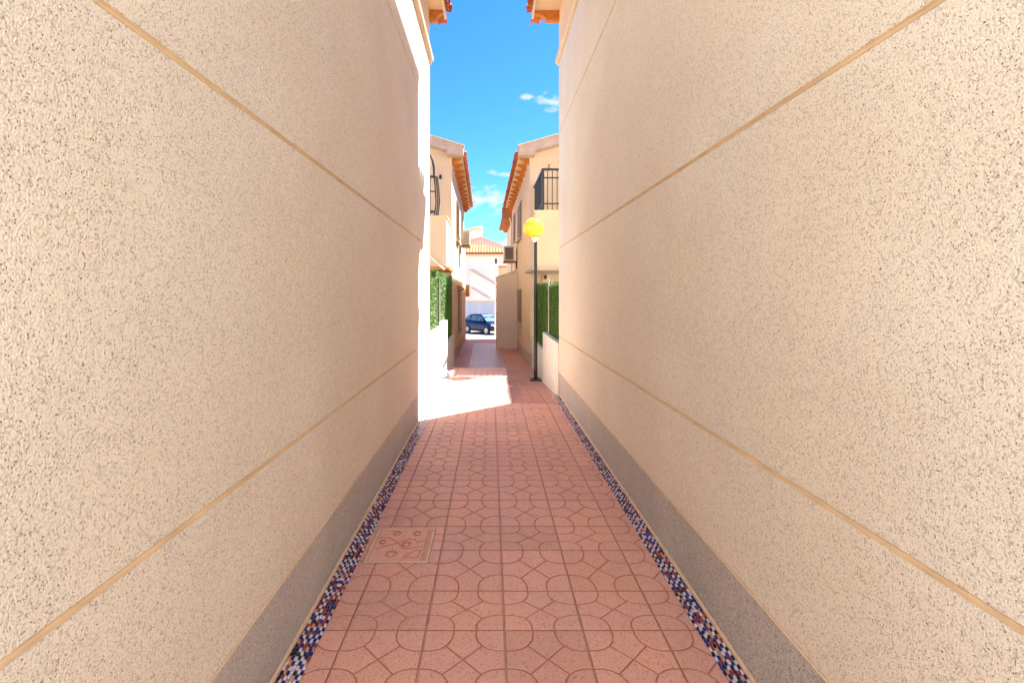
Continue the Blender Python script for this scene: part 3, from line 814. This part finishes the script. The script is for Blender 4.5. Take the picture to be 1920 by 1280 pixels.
def wall_light(label, x, y, z):
    t = thing('wall_light', label, 'wall light', (x, y, z))
    mk('bracket', MB().box((x-.02,y-.03,z-.03),(x+.02,y,z+.05)), 'black', t)
    mk('shade', MB().lathe([(.015,.05),(.035,.02),(.04,-.05),(.03,-.07)], (x,y-.06,z), 10), 'black', t)
wall_light('small black light on the gable wall of the far left house', -1.41, 13.84, 4.98)
t = wall_light('small black light on the yellow porch wall under the right balcony', 1.53, 13.78, 2.17)

# ------------------------------------------------------------------ globe street lamp
lz = -.27; lx, ly = 1.025, 11.2
t = thing('street_lamp', 'black lamp post with a yellow globe standing by the right garden wall', 'street lamp', (lx,ly,lz))
mk('base_plate', MB().box((lx-.12,ly-.12,lz-.03),(lx+.12,ly+.12,lz+.03)), 'black', t, bevel=.004)
mb = MB()
for sx in (-1,1):
    for sy in (-1,1): mb.lathe([(.012,0),(.012,.015)], (lx+sx*.09,ly+sy*.09,lz+.03), 6)
mk('anchor_bolts', mb, 'grey_metal', t)
mk('pole', MB().lathe([(.042,lz+.03),(.042,lz+.3),(.036,lz+.32),(.036,2.86),(.030,2.90)], (lx,ly,0), 16), 'black', t, smooth=True)
gx = lx-.035
mk('collar', MB().lathe([(.040,2.87),(.045,2.90),(.085,2.945),(.095,2.97),(.08,2.98)], (lx-.02,ly,0), 20), 'whiteplastic', t, smooth=True)
prof = [(.001, 3.19-.232)] + [(.232*math.sin(math.pi*k/20), 3.19-.232*math.cos(math.pi*k/20)) for k in range(1, 20)] + [(.001, 3.19+.232)]
mk('globe', MB().lathe(prof, (lx-.05,ly,0), 32), 'globe', t, smooth=True)

# ------------------------------------------------------------------ shed, air conditioners, boxes
t = thing('utility_cupboard', 'tall plain grey-beige masonry cupboard with sloping top against the far right house', 'cupboard', (.31,18.7,-.5))
mk('body', MB().prism([(.31,-.8),(1.098,-.8),(1.098,2.57),(.31,2.30)], 'y', 18.7, 20.4), 'shed', t)
mk('cap', MB().prism([(.29,2.30),(1.098,2.577),(1.098,2.61),(.29,2.335)], 'y', 18.67, 20.43), 'shed', t)
mk('base_trim', MB().box((.30,18.685,-.50),(1.098,18.699,-.37)), 'nosing', t)
for z in (2.2, 1.95, 1.47, .95): mk('hinge', MB().box((.28,18.78,z-.04),(.309,18.9,z+.04)), 'clay', t)
bend(t)
def aircon(label, x0, x1, y, z0, z1, s):
    t = thing('air_conditioner', label, 'air conditioner', ((x0+x1)/2, y, z0))
    mk('casing', MB().box((x0,y,z0),(x1,y+.8,z1)), 'ac', t, bevel=.012)
    w_ = x1-x0; cx = (x0+x1)/2; cz = (z0+z1)/2
    mk('end_panel', MB().box((x0+.05,y-.008,z0+.06),(x1-.05,y-.001,z1-.06)), 'ac' if s < 0 else 'acdark', t)
    mb = MB()
    for k in range(7): mb.box((x0+.055,y-.014,z0+.09+k*.055),(x1-.055,y-.009,z0+.105+k*.055))
    mk('vent_slats', mb, 'acdark', t)
    xf = x0 if s > 0 else x1
    mk('fan_grille', MB().lathe([(.19,0),(.21,0),(.21,.01),(.02,.015)], (0,0,0), 18, axis='y'), 'acdark', t)
    g_ = col.objects[-1] if False else bpy.data.objects[[o.name for o in t.children if o.name.startswith('fan_grille')][0]]
    g_.rotation_euler.z = R(90) if s > 0 else R(-90); g_.location = (xf-(x0+x1)/2-s*.002, .4, cz-z0)
    wall = 1.1*s
    for yy in (y+.1, y+.65):
        mk('bracket', MB().box((min(xf,wall),yy,z0-.04),(max(xf,wall),yy+.04,z0-.002)).box((wall-s*.03 if s > 0 else wall,yy,z0-.3),(wall if s > 0 else wall+.03,yy+.04,z0-.04)), 'black', t)
    mk('drip_tray', MB().box((x0-.02,y-.03,z0-.06),(x1+.02,y+.83,z0-.042)), 'brown', t)
    bend(t)
aircon('air conditioner unit on the far right house wall above the grey cupboard', .58, .98, 18.9, 2.95, 3.52, 1)
aircon('air conditioner unit on the far left house wall, seen against the white house', -1.00, -.72, 18.2, 3.50, 4.03, -1)
t = thing('meter_box', 'small brown wooden box on the far end of the left wall', 'box', (-1.0,24.2,1.5))
mk('body', MB().box((-1.09,24.2,1.53),(-.91,24.45,2.08)), 'wood', t, bevel=.008)
mk('lid', MB().box((-1.10,24.18,2.08),(-.90,24.47,2.11)), 'brown', t)
bend(t)

# ------------------------------------------------------------------ beyond the street
# board wall
t = thing('board_fence', 'pale blue-white boarded fence with an orange coping behind the blue car', 'fence', (0,38,-.95))
mk('coping', MB().box((-9,37.9,1.05),(9,38.15,1.16)), 'fillet', t)
mk('back_rail', MB().box((-9,38.05,-.9),(9,38.12,1.04)), 'board', t)
bme = MB().box((-.108,-.02,0),(.108,.02,1.96))
first = None
for k in range(-14, 14):
    if first is None:
        first = mk('board', bme, 'board', t, origin=(0,0,0), bevel=.008); me = first.data; first.location = Vector((.23*k,38.02,-.92))-WORG[t.name]
    else: linkmesh('board', me, t, Vector((.23*k,38.02,-.92))-WORG[t.name])

t = thing('white_house', 'white house across the street with a clay tiled hipped roof above the fence', 'house', (0,42,-1))
mk('wall', MB().box((-12,42,-1.0),(1.7,50,5.0)), 'whitehouse', t)
mk('cornice', MB().box((-12,41.85,4.80),(1.8,42,5.02)), 'fillet', t)
mk('roof', MB().add([(-12,41.7,5.05),(2.0,41.7,5.05),(2.0,48,5.05),(-12,48,5.05),(-12,45,6.05),(-.6,45,6.05)], [(0,1,5,4),(1,2,5),(2,3,4,5),(0,4,3),(0,3,2,1)]), 'clay', t)
og = WORG[t.name]
RT = barrel_mesh(3.6, .13, .13, .02, 6)
for k in range(26):
    x = -4.5+.25*k
    Lk = 1.0 if x < -.6 else max(.12, 1-(x+.6)/2.6)
    o = linkmesh('roof_tile', RT, t, Vector((x,41.66,5.06))-og); o.rotation_euler = (0, -math.atan(1/3.3), R(90)); o.scale = (Lk*.93, 1, 1)
for (xa, za, xb, zb) in ((-1.75,3.7,.48,2.4), (-1.65,2.15,-.05,1.2)):
    mk('stair_parapet', MB().prism([(xa,za),(xb,zb),(xb,zb-.10),(xa,za-.10)], 'y', 41.8, 42), 'fillet', t)
    mk('stair_flight', MB().prism([(xa,za-.101),(xb,zb-.101),(xb,zb-.7),(xa,za-.7)], 'y', 41.86, 42), 'whitehouse', t)
mk('downspout', MB().tube([(.9,41.9,4.8),(.9,41.9,-.9)], .05, 8), 'whitehouse', t)

t = thing('roof_tower', 'pale stair tower with a slanted roof slab rising behind the white house', 'tower', (-2,52,0))
mk('wall', MB().prism([(-4.5,0),(-.98,0),(-.98,8.55),(-4.5,7.6)], 'y', 52, 56), 'whitehouse', t)
mk('roof_slab', MB().prism([(-4.6,7.6),(-.90,8.62),(-.90,8.85),(-4.6,7.83)], 'y', 51.8, 56.2), 'cream', t)
t = thing('low_gable', 'low white gable with cream edges between the tower and the clay roof', 'house', (-.9,48,0))
mk('wall', MB().prism([(-3.4,0),(1.2,0),(1.2,6.2),(-.9,7.05),(-3.4,6.35)], 'y', 48.2, 51.5), 'whitehouse', t)
mk('verge', MB().prism([(1.3,6.14),(-.9,7.06),(-3.5,6.32),(-3.5,6.44),(-.9,7.2),(1.3,6.28)], 'y', 48.05, 51.6), 'fillet', t)
t = thing('antenna', 'thin television antenna above the clay roof', 'antenna', (.9,47,6))
mk('mast', MB().tube([(.9,47,5.2),(.9,47,6.75)], .015, 6), 'grey_metal', t)
mk('dipole', MB().box((.62,46.99,6.62),(1.15,47.01,6.64)), 'grey_metal', t)
# street lamp and peach wall in front of the white house
t = thing('street_lantern', 'small dark lantern on a white pole in front of the white house', 'street lamp', (.32,29.5,-1))
mk('pole', MB().lathe([(.09,-1.0),(.08,1.0),(.05,2.8),(.03,3.45)], (.32,29.5,0), 10), 'whitewall', t)
mk('lantern', MB().lathe([(.02,3.45),(.06,3.5),(.075,3.72),(.02,3.8)], (.32,29.5,0), 8), 'black', t)
t = thing('peach_wall', 'peach garden wall with a flat coping beyond the grey cupboard', 'garden wall', (.5,30.5,-1))
mk('wall', MB().box((.47,28.6,-1.05),(1.6,28.8,3.2)), 'cream_far', t)
mk('coping', MB().box((.44,28.57,3.2),(1.6,28.83,3.28)), 'clay', t)

# hill
mb = MB(); pr = [(-400,0),(-250,50),(-120,40),(-40,50),(0,66),(10,74),(20,79),(40,84),(90,78),(160,85),(260,60),(400,0)]
vs = []
for k, (x, h) in enumerate(pr):
    vs += [(x,600,-2),(x,640,h*.55),(x,700,h)]+[(x,900,-2)]
fs = []
for k in range(len(pr)-1):
    for q in range(3): fs.append((k*4+q,(k+1)*4+q,(k+1)*4+q+1,k*4+q+1))
struct(mk('hill', MB().add(vs, fs), 'hill'), 'distant blue-grey hill above the roofs')

# ------------------------------------------------------------------ the blue car
def car():
    t = thing('parked_car', 'small dark blue hatchback parked in the street at the end of the alley', 'car', (0,0,0))
    # body lofted along x from rear (-1.78) to front (1.78); side profile heights, half widths
    st = [(-1.78,.42,.70,.66),(-1.74,.30,.88,.72),(-1.60,.25,.98,.78),(-1.25,.22,1.0,.81),(-.6,.20,.98,.815),(.1,.20,.96,.815),(.75,.20,.94,.81),(1.15,.22,.90,.79),(1.50,.25,.82,.74),(1.70,.30,.70,.68),(1.78,.38,.58,.60)]
    mb = MB(); rings = []
    for x, zb, zt, hw in st:
        rings.append([(x,-hw*.86,zb),(x,-hw*.98,zb+.08),(x,-hw,zb+(zt-zb)*.45),(x,-hw*.97,zt-.10),(x,-hw*.88,zt),(x,hw*.88,zt),(x,hw*.97,zt-.10),(x,hw,zb+(zt-zb)*.45),(x,hw*.98,zb+.08),(x,hw*.86,zb)])
    n = 10; vs = [p for r_ in rings for p in r_]; fs = [tuple(range(n)), tuple(range(len(vs)-n, len(vs)))]
    for i in range(len(rings)-1):
        for k in range(n): fs.append((i*n+k,i*n+(k+1) % n,(i+1)*n+(k+1) % n,(i+1)*n+k))
    mb.add(vs, fs); body = mk('body', mb, 'carpaint', t, smooth=True)
    m = body.modifiers.new('s', 'SUBSURF'); m.levels = m.render_levels = 2
    # cabin
    cs = [(-1.70,.90,.92,.70,.70),(-1.45,.93,1.30,.72,.60),(-1.15,.93,1.44,.74,.585),(-.5,.93,1.50,.75,.59),(.15,.93,1.47,.75,.58),(.55,.92,1.28,.74,.60),(.98,.88,.93,.72,.68)]
    mb = MB(); rings = []
    for x, zb, zt, wb, wt in cs:
        rings.append([(x,-wb,zb),(x,-(wt+.02),zt-.07),(x,-wt*.9,zt),(x,wt*.9,zt),(x,wt+.02,zt-.07),(x,wb,zb)])
    n = 6; vs = [p for r_ in rings for p in r_]; fs = [tuple(range(n)), tuple(range(len(vs)-n, len(vs)))]
    for i in range(len(rings)-1):
        for k in range(n): fs.append((i*n+k,i*n+(k+1) % n,(i+1)*n+(k+1) % n,(i+1)*n+k))
    mb.add(vs, fs); mk('roof', mb, 'carpaint', t, smooth=True)
    # side windows follow the cabin side: y at height z
    def side(x, z, s):
        for (xa,ba,ta,wba,wta),(xb,bb,tb,wbb,wtb) in zip(cs, cs[1:]):
            if xa <= x <= xb:
                f = (x-xa)/(xb-xa); zb = ba+(bb-ba)*f; zt = ta+(tb-ta)*f-.07; wb = wba+(wbb-wba)*f; wt = wta+.02+(wtb-wta)*f
                g_ = (z-zb)/max(.01, zt-zb); return s*(wb+(wt-wb)*g_+.012)
        return s*.7
    for s in (-1, 1):
        for poly in ([(-.02,.99),(-.02,1.38),(.22,1.36),(.50,1.20),(.72,1.0)], [(-.85,1.0),(-.80,1.38),(-.10,1.39),(-.10,.99)], [(-1.40,1.04),(-1.25,1.30),(-.95,1.37),(-.95,1.02)]):
            vv = [(x, side(x, z, s), z) for x, z in poly]; vi = [(x, y_-s*.02, z) for x, y_, z in vv]; k = len(vv)
            mk('side_window', MB().add(vv+vi, [tuple(range(k)), tuple(range(2*k-1,k-1,-1))]+[(i,(i+1) % k,(i+1) % k+k,i+k) for i in range(k)]), 'carglass', t)
    mk('windscreen', MB().add([(.24,-.52,1.425),(.24,.52,1.425),(.95,.62,.955),(.95,-.62,.955),(.26,-.52,1.46),(.26,.52,1.46),(.99,.62,.975),(.99,-.62,.975)], [(0,1,2,3),(7,6,5,4),(0,4,5,1),(1,5,6,2),(2,6,7,3),(3,7,4,0)]), 'carglass', t)
    mk('rear_window', MB().add([(-1.47,-.5,1.30),(-1.47,.5,1.30),(-1.69,.6,.98),(-1.69,-.6,.98),(-1.50,-.5,1.31),(-1.50,.5,1.31),(-1.73,.6,.98),(-1.73,-.6,.98)], [(0,1,2,3),(7,6,5,4),(0,4,5,1),(1,5,6,2),(2,6,7,3),(3,7,4,0)]), 'carglass', t)
    for x in (-1.15, 1.15):
        for s in (-1, 1):
            w_ = mk('wheel', MB().lathe([(.20,-.09),(.285,-.09),(.30,-.06),(.30,.06),(.285,.09),(.20,.09)], (x, s*.74, .30), 24, axis='y'), 'tyre', t, origin=(x, s*.74, .30), smooth=True)
            mk('rim', MB().lathe([(.001,0),(.19,0),(.205,.012),(.20,.02),(.05,.03),(.001,.032)] if s > 0 else [(.001,0),(.19,0),(.205,-.012),(.20,-.02),(.05,-.03),(.001,-.032)], (x, s*.825, .30), 20, axis='y'), 'rim', w_, smooth=True)
            mk('wheel_arch', MB().lathe([(.31,-.02),(.36,-.02),(.36,.02),(.31,.02)], (x, s*.80, .31), 24, axis='y'), 'plastic', t)
    for s in (-1, 1):
        mk('headlight', MB().lathe([(.001,0),(.09,0),(.10,-.03),(.06,-.07),(.001,-.08)], (0,0,0), 14, axis='y'), 'headlight', t, origin=(0,0,0))
    hl = [o for o in t.children if o.name.startswith('headlight')]
    for o, s in zip(hl, (-1, 1)): o.location = (1.55, s*.60, .68); o.rotation_euler.z = R(-90+s*-25) if False else R(90+s*30)
    tl = MB()
    for s in (-1, 1): mk('tail_light', MB().box((-1.77,s*.66-.05,.74),(-1.66,s*.66+.05,.92)), 'm_red', t, bevel=.015)
    mk('sill_trim', MB().box((-.80,-.83,.20),(.80,.83,.32)), 'plastic', t, bevel=.02)
    mk('bumper', MB().box((1.55,-.62,.28),(1.80,.62,.44)), 'plastic', t, bevel=.05)
    mk('bumper', MB().box((-1.80,-.62,.30),(-1.60,.62,.46)), 'plastic', t, bevel=.05)
    for s in (-1, 1): mk('door_mirror', MB().box((.55,s*.90-.07,1.0),(.68,s*.90+.07,1.13)), 'carpaint', t, bevel=.03)
    mk('door_handle', MB().box((-.10,-.845,.84),(.06,-.80,.87)), 'plastic', t)
    t.location = (-.40, 33.7, -1.05); t.rotation_euler.z = R(-50); t.scale = (.89,.89,.89)
    return t
car()
